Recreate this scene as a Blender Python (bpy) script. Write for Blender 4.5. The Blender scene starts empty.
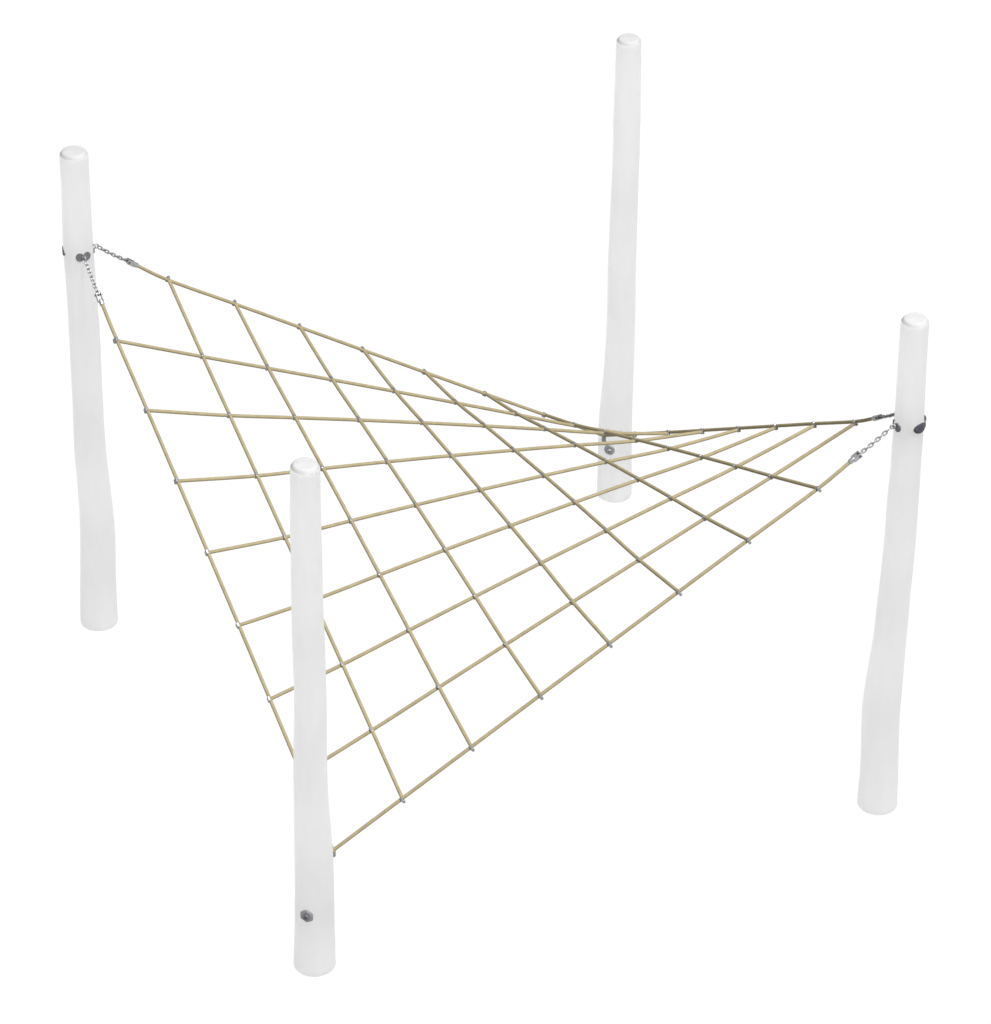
import bpy, bmesh, math, random
from mathutils import Vector, Matrix, noise
C = bpy.context.scene.collection
PI = math.pi
random.seed(4)
WORLD_LOW = 1.14; WORLD_UP = .34; GROUND = .9
KEY = 47000; KEY_AT = (11, -15, 39); KEY_SIZE = 12
POSTC = (.97, .97, .97)
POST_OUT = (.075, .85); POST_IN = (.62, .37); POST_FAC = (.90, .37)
ROPEC = (.200, .168, .098)

CAM = dict(f=3.95303, pitch=34.2675, roll=0.6757, loc=(0.0879, -17.1347, 12.9829))
POST_AT = {'L': (-2.1148, 0.7793), 'B': (0.7809, 2.1142), 'R': (2.1148, -0.7793), 'F': (-0.7809, -2.1142)}
# height, sideways wander of the log, radius
PROFILE = {
  'L': [(2.956, 0.0008, 0.075), (2.769, -0.0006, 0.0741), (2.466, -0.0045, 0.0781), (2.158, 0.0008, 0.0793), (1.844, 0.003, 0.0816), (1.54, -0.0003, 0.0814), (1.38, -0.0013, 0.0831), (1.215, -0.003, 0.0843), (1.051, 0.0005, 0.0879), (0.885, 0.0079, 0.0894), (0.72, 0.0118, 0.0934), (0.553, 0.0114, 0.0974), (0.38, 0.0042, 0.097), (0.209, -0.0019, 0.101), (0.036, -0.0064, 0.1051)],
  'B': [(2.977, 0.0024, 0.0689), (2.803, 0.0046, 0.0703), (2.489, 0.0062, 0.0745), (2.171, 0.0088, 0.0743), (1.848, 0.0056, 0.0771), (1.534, 0.0039, 0.0786), (1.266, 0.0099, 0.0806), (1.098, 0.0094, 0.0815), (0.927, 0.0078, 0.0841), (0.757, 0.003, 0.0894), (0.583, -0.0033, 0.095), (0.409, -0.0033, 0.0983), (0.233, 0.0009, 0.0993), (0.056, 0.0027, 0.1027)],
  'R': [(2.963, -0.0055, 0.0688), (2.818, -0.0033, 0.0696), (2.673, -0.002, 0.0704), (2.525, 0.0021, 0.0714), (2.376, 0.0054, 0.0737), (2.228, 0.0044, 0.0743), (2.075, 0.0059, 0.0756), (1.923, 0.0055, 0.0782), (1.769, 0.0077, 0.0788), (1.612, 0.0079, 0.0794), (1.418, 0.003, 0.0811), (1.26, -0.0005, 0.0827), (1.101, -0.0025, 0.0838), (0.94, -0.0093, 0.0899), (0.776, -0.0148, 0.0962), (0.613, -0.0187, 0.0992), (0.447, -0.0114, 0.0979), (0.28, -0.004, 0.0975), (0.112, 0.0003, 0.1019), (0.01, -0.0, 0.1048)],
  'F': [(2.939, -0.0034, 0.0704), (2.799, -0.0054, 0.0712), (2.659, -0.006, 0.0719), (2.515, -0.0043, 0.0727), (2.371, -0.0056, 0.0742), (2.226, -0.0069, 0.0748), (2.08, -0.0052, 0.0756), (1.932, -0.003, 0.0759), (1.783, -0.0015, 0.077), (1.633, -0.0009, 0.078), (1.383, -0.0058, 0.0803), (1.229, -0.0074, 0.0826), (1.075, -0.0075, 0.0839), (0.917, -0.0045, 0.0889), (0.758, 0.0002, 0.0928), (0.6, 0.0018, 0.0954), (0.437, -0.0001, 0.0966), (0.275, -0.0024, 0.0993), (0.11, -0.0058, 0.103), (0.011, -0.0069, 0.1053)],
}
# knots of the net: row, column -> point
KNOT = {}
for _r, _line in enumerate("""- -1.673,0.963,2.123 -1.332,1.094,1.900 -0.993,1.226,1.676 -0.655,1.358,1.452 -0.317,1.491,1.228 0.021,1.625,1.004 0.360,1.760,0.781 0.701,1.897,0.557
-1.898,0.353,2.123 -1.471,0.542,1.914 -1.138,0.687,1.756 -0.806,0.833,1.596 -0.474,0.978,1.435 -0.142,1.124,1.272 0.190,1.269,1.108 0.522,1.414,0.942 0.870,1.572,0.781
-1.724,0.032,1.900 -1.313,0.216,1.756 -0.980,0.361,1.654 -0.648,0.507,1.550 -0.316,0.652,1.444 0.016,0.798,1.334 0.348,0.943,1.222 0.680,1.088,1.108 1.040,1.249,1.004
-1.552,-0.288,1.676 -1.155,-0.110,1.596 -0.822,0.035,1.550 -0.490,0.181,1.501 -0.158,0.326,1.449 0.174,0.471,1.393 0.506,0.617,1.334 0.839,0.762,1.272 1.210,0.928,1.228
-1.381,-0.608,1.452 -0.997,-0.436,1.435 -0.664,-0.291,1.444 -0.332,-0.145,1.449 0.000,0.000,1.451 0.332,0.145,1.449 0.664,0.291,1.444 0.997,0.436,1.435 1.381,0.608,1.452
-1.210,-0.928,1.228 -0.839,-0.762,1.272 -0.506,-0.617,1.334 -0.174,-0.471,1.393 0.158,-0.326,1.449 0.490,-0.181,1.501 0.822,-0.035,1.550 1.155,0.110,1.596 1.552,0.288,1.676
-1.040,-1.249,1.004 -0.680,-1.088,1.108 -0.348,-0.943,1.222 -0.016,-0.798,1.334 0.316,-0.652,1.444 0.648,-0.507,1.550 0.980,-0.361,1.654 1.313,-0.216,1.756 1.724,-0.032,1.900
-0.870,-1.572,0.781 -0.522,-1.414,0.942 -0.190,-1.269,1.108 0.142,-1.124,1.272 0.474,-0.978,1.435 0.806,-0.833,1.596 1.138,-0.687,1.756 1.471,-0.542,1.914 1.898,-0.353,2.123
-0.701,-1.897,0.557 -0.360,-1.760,0.781 -0.021,-1.625,1.004 0.317,-1.491,1.228 0.655,-1.358,1.452 0.993,-1.226,1.676 1.332,-1.094,1.900 1.673,-0.963,2.123 -""".splitlines()):
    for _c, _t in enumerate(_line.split()):
        if _t != "-": KNOT[_r, _c] = Vector([float(q) for q in _t.split(",")])

# ---------------------------------------------------------------- camera, light, exposure
S = bpy.context.scene
cam = bpy.data.objects.new('camera', bpy.data.cameras.new('camera')); C.objects.link(cam)
th, ro = math.radians(CAM['pitch']), math.radians(CAM['roll'])
Fv = Vector((0, math.cos(th), -math.sin(th))); Rv = Vector((1, 0, 0)); Uv = Rv.cross(Fv)
R2 = Rv*math.cos(ro) + Uv*math.sin(ro); U2 = Uv*math.cos(ro) - Rv*math.sin(ro)
M = Matrix((R2, U2, -Fv)).transposed().to_4x4(); M.translation = Vector(CAM['loc'])
cam.matrix_world = M
cam.data.sensor_width = 36; cam.data.sensor_fit = 'AUTO'
cam.data.lens = CAM['f']*1000/1024*36
cam.data.clip_end = 500
S.camera = cam
S.render.resolution_x, S.render.resolution_y = 991, 1024
S.view_settings.view_transform = 'Standard'; S.view_settings.look = 'None'
S.view_settings.exposure = 0; S.view_settings.gamma = 1

W = bpy.data.worlds.new('World'); S.world = W; W.use_nodes = True
bg = W.node_tree.nodes['Background']
bg.inputs['Strength'].default_value = 1
# studio surround: soft grey-white room above the floor, added brightness below to light it through
_nt = W.node_tree; _tc = _nt.nodes.new('ShaderNodeTexCoord'); _sx = _nt.nodes.new('ShaderNodeSeparateXYZ')
_cr = _nt.nodes.new('ShaderNodeMapRange'); _cr.inputs['From Min'].default_value = -.05; _cr.inputs['From Max'].default_value = .0
_cr.inputs['To Min'].default_value = WORLD_LOW; _cr.inputs['To Max'].default_value = WORLD_UP
_nt.links.new(_tc.outputs['Generated'], _sx.inputs[0]); _nt.links.new(_sx.outputs['Z'], _cr.inputs['Value'])
_nt.links.new(_cr.outputs['Result'], bg.inputs['Color'])

def area(name, frm, to, size, power, col=(1, 1, 1)):
    l = bpy.data.lights.new(name, 'AREA'); l.shape = 'DISK'; l.size = size; l.energy = power; l.color = col
    o = bpy.data.objects.new(name, l); C.objects.link(o); o.location = frm
    o.rotation_euler = (Vector(to) - Vector(frm)).to_track_quat('-Z', 'Y').to_euler()
    return o
area('key_softbox', KEY_AT, (0, 0, 1.2), KEY_SIZE, KEY)

# ---------------------------------------------------------------- materials
def mat(name, base, rough=.6, metal=0, vary=.0, scale=20, stretch=(1, 1, 1), bump=0, sss=0, sssr=.1, spec=.3):
    m = bpy.data.materials.new(name); m.use_nodes = True; nt = m.node_tree; n = nt.nodes; L = nt.links
    b = n['Principled BSDF']
    b.inputs['Roughness'].default_value = rough; b.inputs['Metallic'].default_value = metal
    b.inputs['Specular IOR Level'].default_value = spec
    tc = n.new('ShaderNodeTexCoord'); mp = n.new('ShaderNodeMapping'); mp.inputs['Scale'].default_value = stretch
    nz = n.new('ShaderNodeTexNoise'); nz.inputs['Scale'].default_value = scale; nz.inputs['Detail'].default_value = 5
    L.new(tc.outputs['Object'], mp.inputs['Vector']); L.new(mp.outputs['Vector'], nz.inputs['Vector'])
    cr = n.new('ShaderNodeValToRGB'); cr.color_ramp.elements[0].position = .3; cr.color_ramp.elements[1].position = .7
    cr.color_ramp.elements[0].color = tuple(x*(1-vary) for x in base) + (1,)
    cr.color_ramp.elements[1].color = tuple(min(1, x*(1+vary)) for x in base) + (1,)
    L.new(nz.outputs['Fac'], cr.inputs['Fac']); L.new(cr.outputs['Color'], b.inputs['Base Color'])
    if bump:
        bp = n.new('ShaderNodeBump'); bp.inputs['Strength'].default_value = bump; bp.inputs['Distance'].default_value = .01
        L.new(nz.outputs['Fac'], bp.inputs['Height']); L.new(bp.outputs['Normal'], b.inputs['Normal'])
    if sss:
        b.inputs['Subsurface Weight'].default_value = sss
        b.inputs['Subsurface Radius'].default_value = (1, 1, 1); b.inputs['Subsurface Scale'].default_value = sssr
    return m
M_POST = mat('white_post', POSTC, .8, 0, .03, 7, (1, 1, .3))
# light-passing shell put on the opaque posts to even out their shading
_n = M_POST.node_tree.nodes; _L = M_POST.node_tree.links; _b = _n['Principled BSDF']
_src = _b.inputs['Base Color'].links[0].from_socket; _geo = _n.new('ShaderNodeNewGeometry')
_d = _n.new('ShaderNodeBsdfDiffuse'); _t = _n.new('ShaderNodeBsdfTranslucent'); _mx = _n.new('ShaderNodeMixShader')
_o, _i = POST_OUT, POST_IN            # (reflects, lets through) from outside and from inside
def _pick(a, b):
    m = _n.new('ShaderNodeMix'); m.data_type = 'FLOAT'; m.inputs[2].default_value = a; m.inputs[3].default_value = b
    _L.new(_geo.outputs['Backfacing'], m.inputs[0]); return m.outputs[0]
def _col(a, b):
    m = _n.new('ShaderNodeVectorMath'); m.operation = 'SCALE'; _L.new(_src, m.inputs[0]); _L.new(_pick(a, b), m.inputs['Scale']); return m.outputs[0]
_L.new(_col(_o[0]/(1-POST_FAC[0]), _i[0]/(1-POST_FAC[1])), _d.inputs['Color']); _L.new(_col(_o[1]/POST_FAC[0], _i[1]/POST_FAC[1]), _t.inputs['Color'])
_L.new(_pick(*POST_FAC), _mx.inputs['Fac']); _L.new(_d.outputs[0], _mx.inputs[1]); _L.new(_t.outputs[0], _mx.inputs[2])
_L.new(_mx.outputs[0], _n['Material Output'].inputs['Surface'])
M_END = mat('dimmed_post_end', (.30, .30, .30), .8, 0, .05, 30, spec=.1)      # opaque, greyed to hold down the overhead light; inside whitened to brighten below
_n = M_END.node_tree.nodes; _L = M_END.node_tree.links; _g = _n.new('ShaderNodeNewGeometry'); _in = _n.new('ShaderNodeBsdfDiffuse')
_in.inputs['Color'].default_value = (.97, .97, .97, 1); _m = _n.new('ShaderNodeMixShader'); _L.new(_g.outputs['Backfacing'], _m.inputs['Fac'])
_L.new(_n['Principled BSDF'].outputs[0], _m.inputs[1]); _L.new(_in.outputs[0], _m.inputs[2]); _L.new(_m.outputs[0], _n['Material Output'].inputs['Surface'])
M_ROPE = mat('tan_rope', ROPEC, .75, 0, .10, 26, bump=.1, spec=.15)
M_STEEL = mat('stainless_steel', (.24, .24, .25), .40, .6, .15, 60)
M_CLAMP = mat('clamp_steel', (.21, .21, .22), .40, .55, .15, 60)
M_CHAIN = mat('chain_steel', (.26, .26, .27), .4, .75, .15, 60)
M_TERM = mat('bright_terminal_steel', (.33, .33, .34), .38, .75, .12, 60)
M_PLATE = mat('plate_steel', (.13, .13, .14), .42, .5, .2, 60)
M_DARK = mat('dark_steel', (.055, .055, .065), .5, .6, .15, 60)
# added floor sheet, made to glow white and take no shadows: it only passes light coming from below
M_GROUND = bpy.data.materials.new('added_backlit_floor'); M_GROUND.use_nodes = True
_n = M_GROUND.node_tree.nodes; _n.remove(_n['Principled BSDF']); _t = _n.new('ShaderNodeBsdfTranslucent')
_t.inputs['Color'].default_value = (GROUND, GROUND, GROUND, 1)
M_GROUND.node_tree.links.new(_t.outputs['BSDF'], _n['Material Output'].inputs['Surface'])

# ---------------------------------------------------------------- helpers
def tag(o, label=None, cat=None, group=None, kind=None):
    if label: o['label'] = label
    if cat: o['category'] = cat
    if group: o['group'] = group
    if kind: o['kind'] = kind
def thing(name, loc, label, cat, group=None):
    o = bpy.data.objects.new(name, None); C.objects.link(o); o.location = loc
    o.empty_display_size = .1; tag(o, label, cat, group); return o
def origin(o):                                       # world position, no depsgraph needed
    v = Vector((0, 0, 0))
    while o is not None: v = v + Vector(o.location); o = o.parent
    return v
def obj(name, bm, m, parent=None, at=None, smooth=True, label=None):
    """links a bmesh given in world coordinates, with its origin at `at`"""
    at = Vector(at) if at is not None else Vector((0, 0, 0))
    bmesh.ops.translate(bm, verts=bm.verts, vec=-at)
    me = bpy.data.meshes.new(name); bm.normal_update(); bm.to_mesh(me); bm.free()
    for p in me.polygons: p.use_smooth = smooth
    me.materials.append(m)
    o = bpy.data.objects.new(name, me); C.objects.link(o)
    if parent: o.parent = parent; o.location = at - origin(parent)
    else: o.location = at
    if label: o['label'] = label
    return o
def frames(pts, closed=False, up=None):
    n = len(pts); T = []
    for i in range(n):
        a = pts[(i-1) % n] if closed or i > 0 else pts[0]
        b = pts[(i+1) % n] if closed or i < n-1 else pts[-1]
        T.append((b-a).normalized())
    u = Vector(up) if up else (Vector((0, 0, 1)) if abs(T[0].z) < .9 else Vector((1, 0, 0)))
    out = []
    for t in T:
        u = (u - t*u.dot(t)).normalized(); out.append((u, t.cross(u), t))
    return out
def sweep(bm, pts, rad, seg=10, closed=False, twist=0, lobes=0, depth=0, up=None):
    """tube along pts; rad = number or list; optional laid-rope strands"""
    fr = frames(pts, closed, up); rings = []; s = 0
    for i, p in enumerate(pts):
        if i: s += (p-pts[i-1]).length
        r = rad[i] if isinstance(rad, (list, tuple)) else rad
        u, v, t = fr[i]; ring = []
        for k in range(seg):
            a = 2*PI*k/seg
            rr = r*(1 - depth*(.5+.5*math.cos(lobes*a - twist*s))) if lobes else r
            ring.append(bm.verts.new(p + u*(rr*math.cos(a)) + v*(rr*math.sin(a))))
        rings.append(ring)
    n = len(rings)
    for i in range(n if closed else n-1):
        A, B = rings[i], rings[(i+1) % n]
        for k in range(seg):
            bm.faces.new((A[k], A[(k+1) % seg], B[(k+1) % seg], B[k]))
    if not closed:
        bm.faces.new(rings[0][::-1]); bm.faces.new(rings[-1])
def cyl(bm, a, b, r, seg=16, bev=0):
    a, b = Vector(a), Vector(b); d = (b-a).normalized()
    if bev: sweep(bm, [a, a+d*bev*.3, a+d*bev, b-d*bev, b-d*bev*.3, b], [r-bev, r-bev*.3, r, r, r-bev*.3, r-bev], seg)
    else: sweep(bm, [a, b], r, seg)
def box(bm, c, X, Y, Z, sx, sy, sz, bev=0):
    t = bmesh.new(); bmesh.ops.create_cube(t, size=1)
    if bev:
        bmesh.ops.scale(t, vec=(sx, sy, sz), verts=t.verts)
        bmesh.ops.bevel(t, geom=t.edges[:], offset=bev, segments=2, affect='EDGES', profile=.5)
    else: bmesh.ops.scale(t, vec=(sx, sy, sz), verts=t.verts)
    R = Matrix((X, Y, Z)).transposed()
    vm = {v: bm.verts.new(c + R @ v.co) for v in t.verts}
    for f in t.faces: bm.faces.new([vm[v] for v in f.verts])
    t.free()
def stadium(c, A, B, ha, hb, n=8):
    """oblong loop in the plane A,B: half length ha (incl. ends), half width hb"""
    pts = []; s = ha - hb
    for k in range(n+1):
        a = -PI/2 + PI*k/n; pts.append(c + A*(s + hb*math.cos(a)) + B*(hb*math.sin(a)))
    for k in range(n+1):
        a = PI/2 + PI*k/n; pts.append(c + A*(-s + hb*math.cos(a)) + B*(hb*math.sin(a)))
    return pts
def catmull(pts, step):
    P = [pts[0]*2-pts[1]] + pts + [pts[-1]*2-pts[-2]]; out = []
    for i in range(1, len(P)-2):
        n = max(2, int((P[i+1]-P[i]).length/step))
        for k in range(n):
            t = k/n; a, b, c, d = P[i-1:i+3]
            out.append(.5*((2*b)+(c-a)*t+(2*a-5*b+4*c-d)*t*t+(3*b-a-3*c+d)*t**3))
    out.append(pts[-1]); return out

# ---------------------------------------------------------------- the setting
if GROUND:
    bm = bmesh.new(); R = 120
    bm.faces.new([bm.verts.new(v) for v in ((-R, -R, .007), (R, -R, .007), (R, R, .007), (-R, R, .007))])
    g = obj('ground', bm, M_GROUND); tag(g, kind='structure')

# ---------------------------------------------------------------- posts
def at_height(k, z):
    P = sorted(PROFILE[k])
    if z <= P[0][0]: return P[0][1], P[0][2]
    for a, b in zip(P, P[1:]):
        if z <= b[0]:
            t = (z-a[0])/(b[0]-a[0]); t = t*t*(3-2*t)*.5 + t*.5
            return a[1]+(b[1]-a[1])*t, a[2]+(b[2]-a[2])*t
    return P[-1][1], P[-1][2]
def smooth_at(k, z):
    w = [(-.08, 1), (0, 2), (.08, 1)]
    o = sum(at_height(k, z+d)[0]*q for d, q in w)/4; r = sum(at_height(k, z+d)[1]*q for d, q in w)/4
    return o, r
def post_axis(k, z): 
    o, r = smooth_at(k, z); x, y = POST_AT[k]
    return Vector((x+o, y, z)), r
def make_shaft(k, parent):
    bm = bmesh.new(); SEG = 48; zs = []
    z = .018
    while z < 2.955: zs.append(z); z += .03
    lv = [(0.009, -.007), (.012, -.003)] + [(z, 0) for z in zs]
    top = [(2.968, -.0003), (2.982, -.0008), (2.987, -.0035), (2.999, -.0115), (3.003, -.016), (3.0035, -.022), (3.0045, -.045), (3.005, -.066)]
    rings = []
    sd = {'L': 3, 'B': 17, 'R': 31, 'F': 49}[k]
    for z, dr in lv + top:
        c, r = post_axis(k, z); ring = []
        for s in range(SEG):
            a = 2*PI*s/SEG
            w = .0022*noise.noise(Vector((math.cos(a)*1.2+sd, math.sin(a)*1.2, z*2.2))) + .0008*noise.noise(Vector((math.cos(a)*5+sd, math.sin(a)*5, z*9)))
            rr = max(.004, r + dr + w)
            ring.append(bm.verts.new((c.x+rr*math.cos(a), c.y+rr*math.sin(a), z)))
        rings.append(ring)
    for A, B in zip(rings, rings[1:]):
        for s in range(SEG): bm.faces.new((A[s], A[(s+1) % SEG], B[(s+1) % SEG], B[s]))
    bm.faces.new(rings[0][::-1]); bm.faces.new(rings[-1])
    for f in bm.faces:                                # the top end, greyed against the overhead light
        if f.calc_center_median().z > 2.992: f.material_index = 1
    o = obj('shaft', bm, M_POST, parent, (*POST_AT[k], 0)); o.data.materials.append(M_END); return o
def on_post(k, d, z, extra=0):
    c, r = post_axis(k, z); return c + Vector((d.x, d.y, 0)).normalized()*(r+extra)
def saddle(bm, k, d, z, half_deg, half_h, thick, lobed=False):
    """curved washer plate that hugs the log, with rounded ends"""
    c, r = post_axis(k, z); a0 = math.atan2(d.y, d.x); n = 22; sec = []
    for i in range(n+1):
        q = -1 + 2*i/n; a = a0 + math.radians(half_deg)*q
        h = half_h*math.sqrt(max(.03, 1-abs(q)**2.6))
        if lobed: h = half_h*math.sqrt(max(.05, 1-((abs(q)-.48)/.53)**2))
        e = Vector((math.cos(a), math.sin(a), 0)); row = []
        for rr, zz in ((r+.0015, -h), (r+thick, -h*.93), (r+thick, h*.93), (r+.0015, h)):
            row.append(bm.verts.new(Vector((c.x, c.y, z+zz)) + e*rr))
        sec.append(row)
    for A, B in zip(sec, sec[1:]):
        for j in range(4): bm.faces.new((A[j], A[(j+1) % 4], B[(j+1) % 4], B[j]))
    bm.faces.new(sec[0][::-1]); bm.faces.new(sec[-1])
def hexnut(bm, c, d, r, h):
    sweep(bm, [c, c+d*h*.15, c+d*h*.85, c+d*h], [r*.92, r, r, r*.92], 6)
EYE_OUT = .021
def eye_bolt(k, d, z, parent, mt=M_STEEL, ring=.0105):
    """eye bolt on the side d of the post: saddle washer, nut, shank and eye; returns the eye centre"""
    d = Vector((d.x, d.y, 0)).normalized(); a = on_post(k, d, z)
    eye = a + d*EYE_OUT
    bm = bmesh.new(); side = Vector((-d.y, d.x, 0))
    sweep(bm, [eye + Vector((0, 0, 1))*(ring*math.cos(t)) + d*(ring*math.sin(t)) for t in [2*PI*q/20 for q in range(20)]], .0042, 8, closed=True, up=side)
    cyl(bm, a - d*.01, eye - d*ring, .006, 12)
    e = obj('eye_bolt', bm, mt, parent, eye)
    bm = bmesh.new()
    if k in 'LR': saddle(bm, k, d, z, 29, .025, .007, True)
    else: cyl(bm, a-d*.006, a+d*.006, .031, 28, .002)
    obj('washer', bm, M_PLATE if k in 'LR' else M_CLAMP, e, a, smooth=k not in 'LR')
    bm = bmesh.new(); hexnut(bm, a+d*.0065, d, .0145, .009); obj('nut', bm, M_CLAMP, e, a, smooth=False)
    return eye
def bolt_end(k, d, z, parent, mt=M_STEEL, plate=True):
    d = Vector((d.x, d.y, 0)).normalized(); a = on_post(k, d, z)
    bm = bmesh.new(); cyl(bm, a-d*.01, a+d*(.021 if plate else .014), .0065, 12, .001)
    e = obj('bolt_end', bm, M_DARK, parent, a)
    if plate:
        bm = bmesh.new(); hexnut(bm, a-d*.006, d, .0365, .016); obj('washer', bm, M_CLAMP, e, a, smooth=False)
    bm = bmesh.new(); hexnut(bm, a+d*(.009 if plate else .004), d, .0165 if plate else .014, .009 if plate else .008); obj('nut', bm, M_PLATE if plate else mt, e, a, smooth=False)
V = {k: Vector((*POST_AT[k], 0)) for k in POST_AT}
GROUP = 'posts carrying the rope net'
LAB = {'L': 'off-white round post at the far left holding the net by two chains',
       'B': 'off-white round post farthest back, its foot seen through the mesh',
       'R': 'off-white round post at the right with dark curved plate on its side',
       'F': 'off-white round post nearest the viewer with one steel bolt near its foot'}
HZ = {'L': 2.412, 'R': 2.402, 'F': .398, 'B': .377}
EYE = {}
for k in 'LBRF':
    t = thing('round_post', (*POST_AT[k], 0), LAB[k], 'post', GROUP)
    make_shaft(k, t)
    if k in 'LR':
        tails = []
        for o in 'BF':
            d = (V[o]-V[k]).normalized(); EYE[k+o] = eye_bolt(k, d, HZ[k], t); tails.append(-d)
        m = (tails[0]+tails[1]).normalized()
        bm = bmesh.new(); saddle(bm, k, m, HZ[k]+(.004 if k == 'R' else 0), 57, .026 if k == 'R' else .019, .011 if k == 'R' else .006, True)
        obj('clamp_plate', bm, M_DARK, t, on_post(k, m, HZ[k]), smooth=False, label='dark curved steel plate')
        for d in (tails if k == 'R' else []):
            bolt_end(k, d, HZ[k]+(.004 if k == 'R' else 0), t, M_DARK, plate=False)
    else:
        d = (-V[k]).normalized(); EYE[k] = eye_bolt(k, d, HZ[k], t); bolt_end(k, -d, HZ[k], t)

# ---------------------------------------------------------------- the net
net = thing('climbing_net', (0, 0, .557), 'square-mesh tan rope climbing net stretched twisted between four white posts', 'climbing net')
RR = .0098
def normal_at(i, j):
    g = lambda a, b: KNOT.get((max(0, min(8, a)), max(0, min(8, b)))) or KNOT[(max(1, min(7, a)), max(1, min(7, b)))]
    n = (g(i, j+1)-g(i, j-1)).cross(g(i+1, j)-g(i-1, j)); n = n.normalized()
    return n if n.z > 0 else -n
NRM = {ij: normal_at(*ij) for ij in KNOT}
ROW_LOW = .0055; COL_UP = .0020
def rope(name, pts, label=None):
    bm = bmesh.new(); path = catmull(pts, .008)
    sweep(bm, path, RR, 12, twist=2*PI/.018, lobes=3, depth=.10)
    return obj(name, bm, M_ROPE, net, pts[0], label=label)
TERM = .47
ends = {}
def tail_point(knot, eye): return knot + (eye-knot)*TERM
for name, kn, eye in (('LB', KNOT[0, 1], EYE['LB']), ('LF', KNOT[1, 0], EYE['LF']), ('RB', KNOT[7, 8], EYE['RB']), ('RF', KNOT[8, 7], EYE['RF'])):
    ends[name] = (tail_point(kn, eye), (eye-kn).normalized(), eye)
row = lambda i: [KNOT[i, j] - NRM[i, j]*(ROW_LOW if 0 < i < 8 else -.0015) for j in range(9) if (i, j) in KNOT]
def along(i, j):
    g = lambda a, b: KNOT.get((a, b)) or KNOT[i, j]
    return (g(i, j+1) - g(i, j-1)).normalized()
col = lambda j: [KNOT[i, j] + NRM[i, j]*COL_UP + along(i, j)*.005 for i in range(9) if (i, j) in KNOT]
def trim(pts, first, last):
    """moves the two end points outwards along the rope"""
    a = pts[0]+(pts[0]-pts[1]).normalized()*first; b = pts[-1]+(pts[-1]-pts[-2]).normalized()*last
    return [a] + pts[1:-1] + [b]
rope('edge_rope', trim([ends['LB'][0]] + row(0), 0, .012)); rope('edge_rope', trim(row(8) + [ends['RF'][0]], .012, 0))
rope('edge_rope', trim([ends['LF'][0]] + col(0), 0, .012)); rope('edge_rope', trim(col(8) + [ends['RB'][0]], .012, 0))
for i in range(1, 8): rope('mesh_rope', trim(row(i), .004, .002)); rope('mesh_rope', trim(col(i), .006, .006))

def clamp(c, X, Y, Z, sx, sy, sz):
    """pressed steel block clamp over the two ropes, each seated a little differently"""
    q = Matrix.Rotation(random.uniform(-.12, .12), 3, Y) @ Matrix.Rotation(random.uniform(-.12, .12), 3, Z)
    bm = bmesh.new(); box(bm, c, q @ X, q @ Y, q @ Z, sx, sy, sz, .0035)
    return obj('rope_clamp', bm, M_CLAMP, net, c, smooth=False)
for (i, j), P in KNOT.items():                        # a steel clamp at every crossing
    if (i, j) in ((8, 0), (0, 8)): continue
    n = NRM[i, j]
    g = lambda a, b: KNOT.get((a, b)) or P
    dr = (g(i, j+1) - g(i, j-1)).normalized(); dc = (g(i+1, j) - g(i-1, j)).normalized()
    nn = (n - dr*n.dot(dr)).normalized(); s = dr.cross(nn)
    if i in (0, 8): q = (-1 if i == 0 else 1); clamp(P + dc*(q*.009) + dr*.002, dr, s, nn, .0145, .026, .030)
    elif j in (0, 8): clamp(P - n*.002, dr, s, nn, .015, .026, .034)
    else: clamp(P - n*.001, dr, s, nn, .0125, .025, .030)
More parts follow.
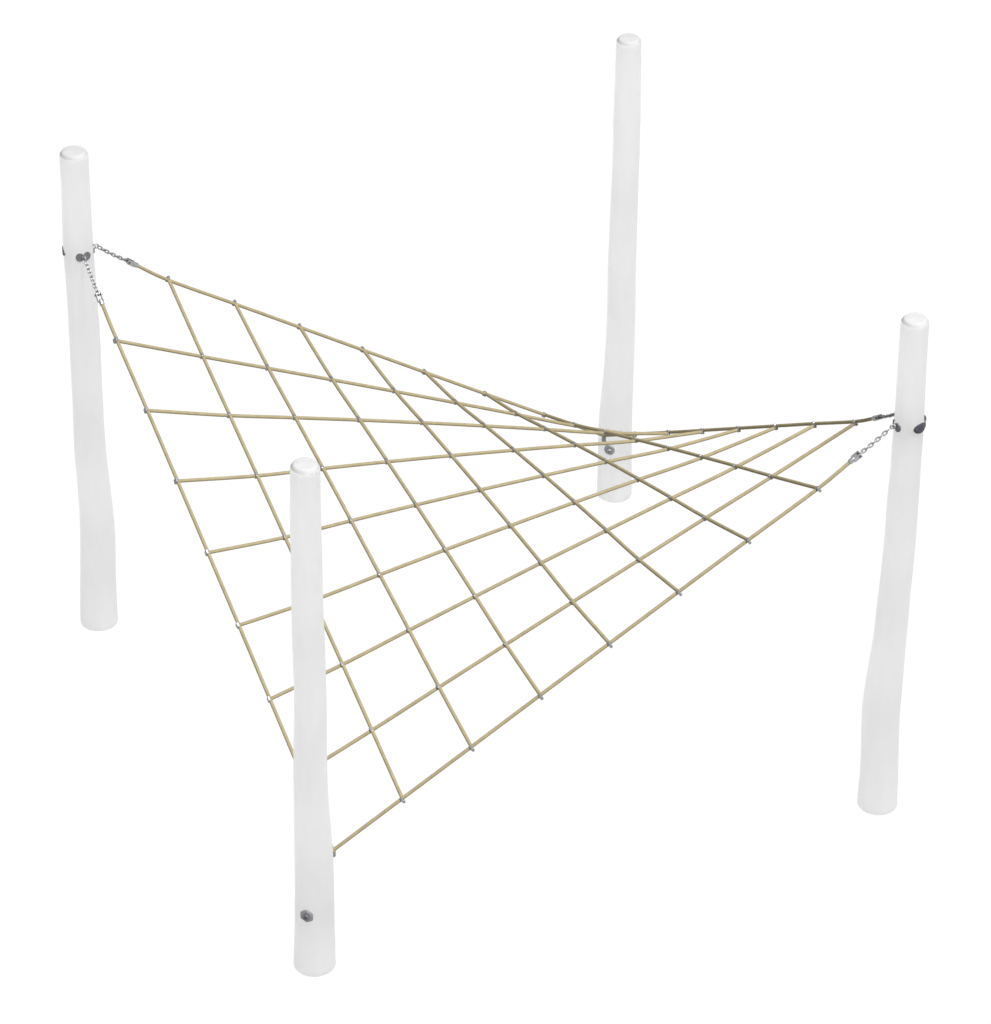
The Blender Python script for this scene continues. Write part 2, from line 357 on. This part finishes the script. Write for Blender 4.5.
def terminal(e, d, up=Vector((0, 0, 1))):
    """swaged sleeve, two cheeks and a pin at the end of an edge rope"""
    s = d.cross(up).normalized(); u = s.cross(d).normalized()
    bm = bmesh.new(); cyl(bm, e-d*.020, e+d*.012, .0135, 18, .002)
    o = obj('rope_terminal', bm, M_TERM, net, e)
    bm = bmesh.new()
    for q in (-1, 1): box(bm, e+d*.026+s*(q*.0135), d, s, u, .048, .005, .026, .002)
    obj('fork', bm, M_TERM, o, e, smooth=False)
    bm = bmesh.new(); p = e+d*.040; cyl(bm, p-s*.021, p+s*.021, .005, 12, .001); obj('pin', bm, M_DARK, o, p)
    return p
def chain(a, b, pitch=.0215):
    L = (b-a).length; n = max(1, round((L+.004)/pitch)); pitch = L/n; d = (b-a).normalized()
    up = Vector((0, 0, 1)); s = d.cross(up).normalized(); u = s.cross(d)
    sag = .004
    t = bpy.data.objects.new('chain', None); C.objects.link(t); t.parent = net; t.location = a-origin(net); t.empty_display_size = .02
    for k in range(n):
        c = a + d*(pitch*(k+.5)) - Vector((0, 0, sag*math.sin(PI*(k+.5)/n)))
        ang = math.radians(45 + (90 if k % 2 else 0) + random.uniform(-8, 8))
        w = s*math.cos(ang) + u*math.sin(ang)
        bm = bmesh.new(); sweep(bm, stadium(c, d, w, pitch*.5+.0034, .0078, 6), .0035, 7, closed=True, up=d.cross(w))
        obj('link', bm, M_CHAIN, t, c)
for name in ('LB', 'LF', 'RB', 'RF'):
    e, d, eye = ends[name]; p = terminal(e, d); chain(p, eye - d*.014)
for k, kn in (('F', KNOT[8, 0]), ('B', KNOT[0, 8])):     # the two low corners: a long shackle down to the eye
    e = EYE[k]; d = (e-kn).normalized(); s = d.cross(Vector((0, 0, 1))).normalized()
    bm = bmesh.new(); L = (e-kn).length
    sweep(bm, stadium((e+kn)*.5, d, s, L*.5+.006, .0075, 6), .0022, 7, closed=True, up=d.cross(s))
    obj('shackle', bm, M_STEEL, net, kn)
    kn = kn + along(*((8, 0) if k == 'F' else (0, 8)))*.006
    bm = bmesh.new(); cyl(bm, kn+Vector((0, 0, .002)), kn-Vector((0, 0, .036)), .0125, 14, .002)
    obj('corner_clamp', bm, M_CLAMP, net, kn)
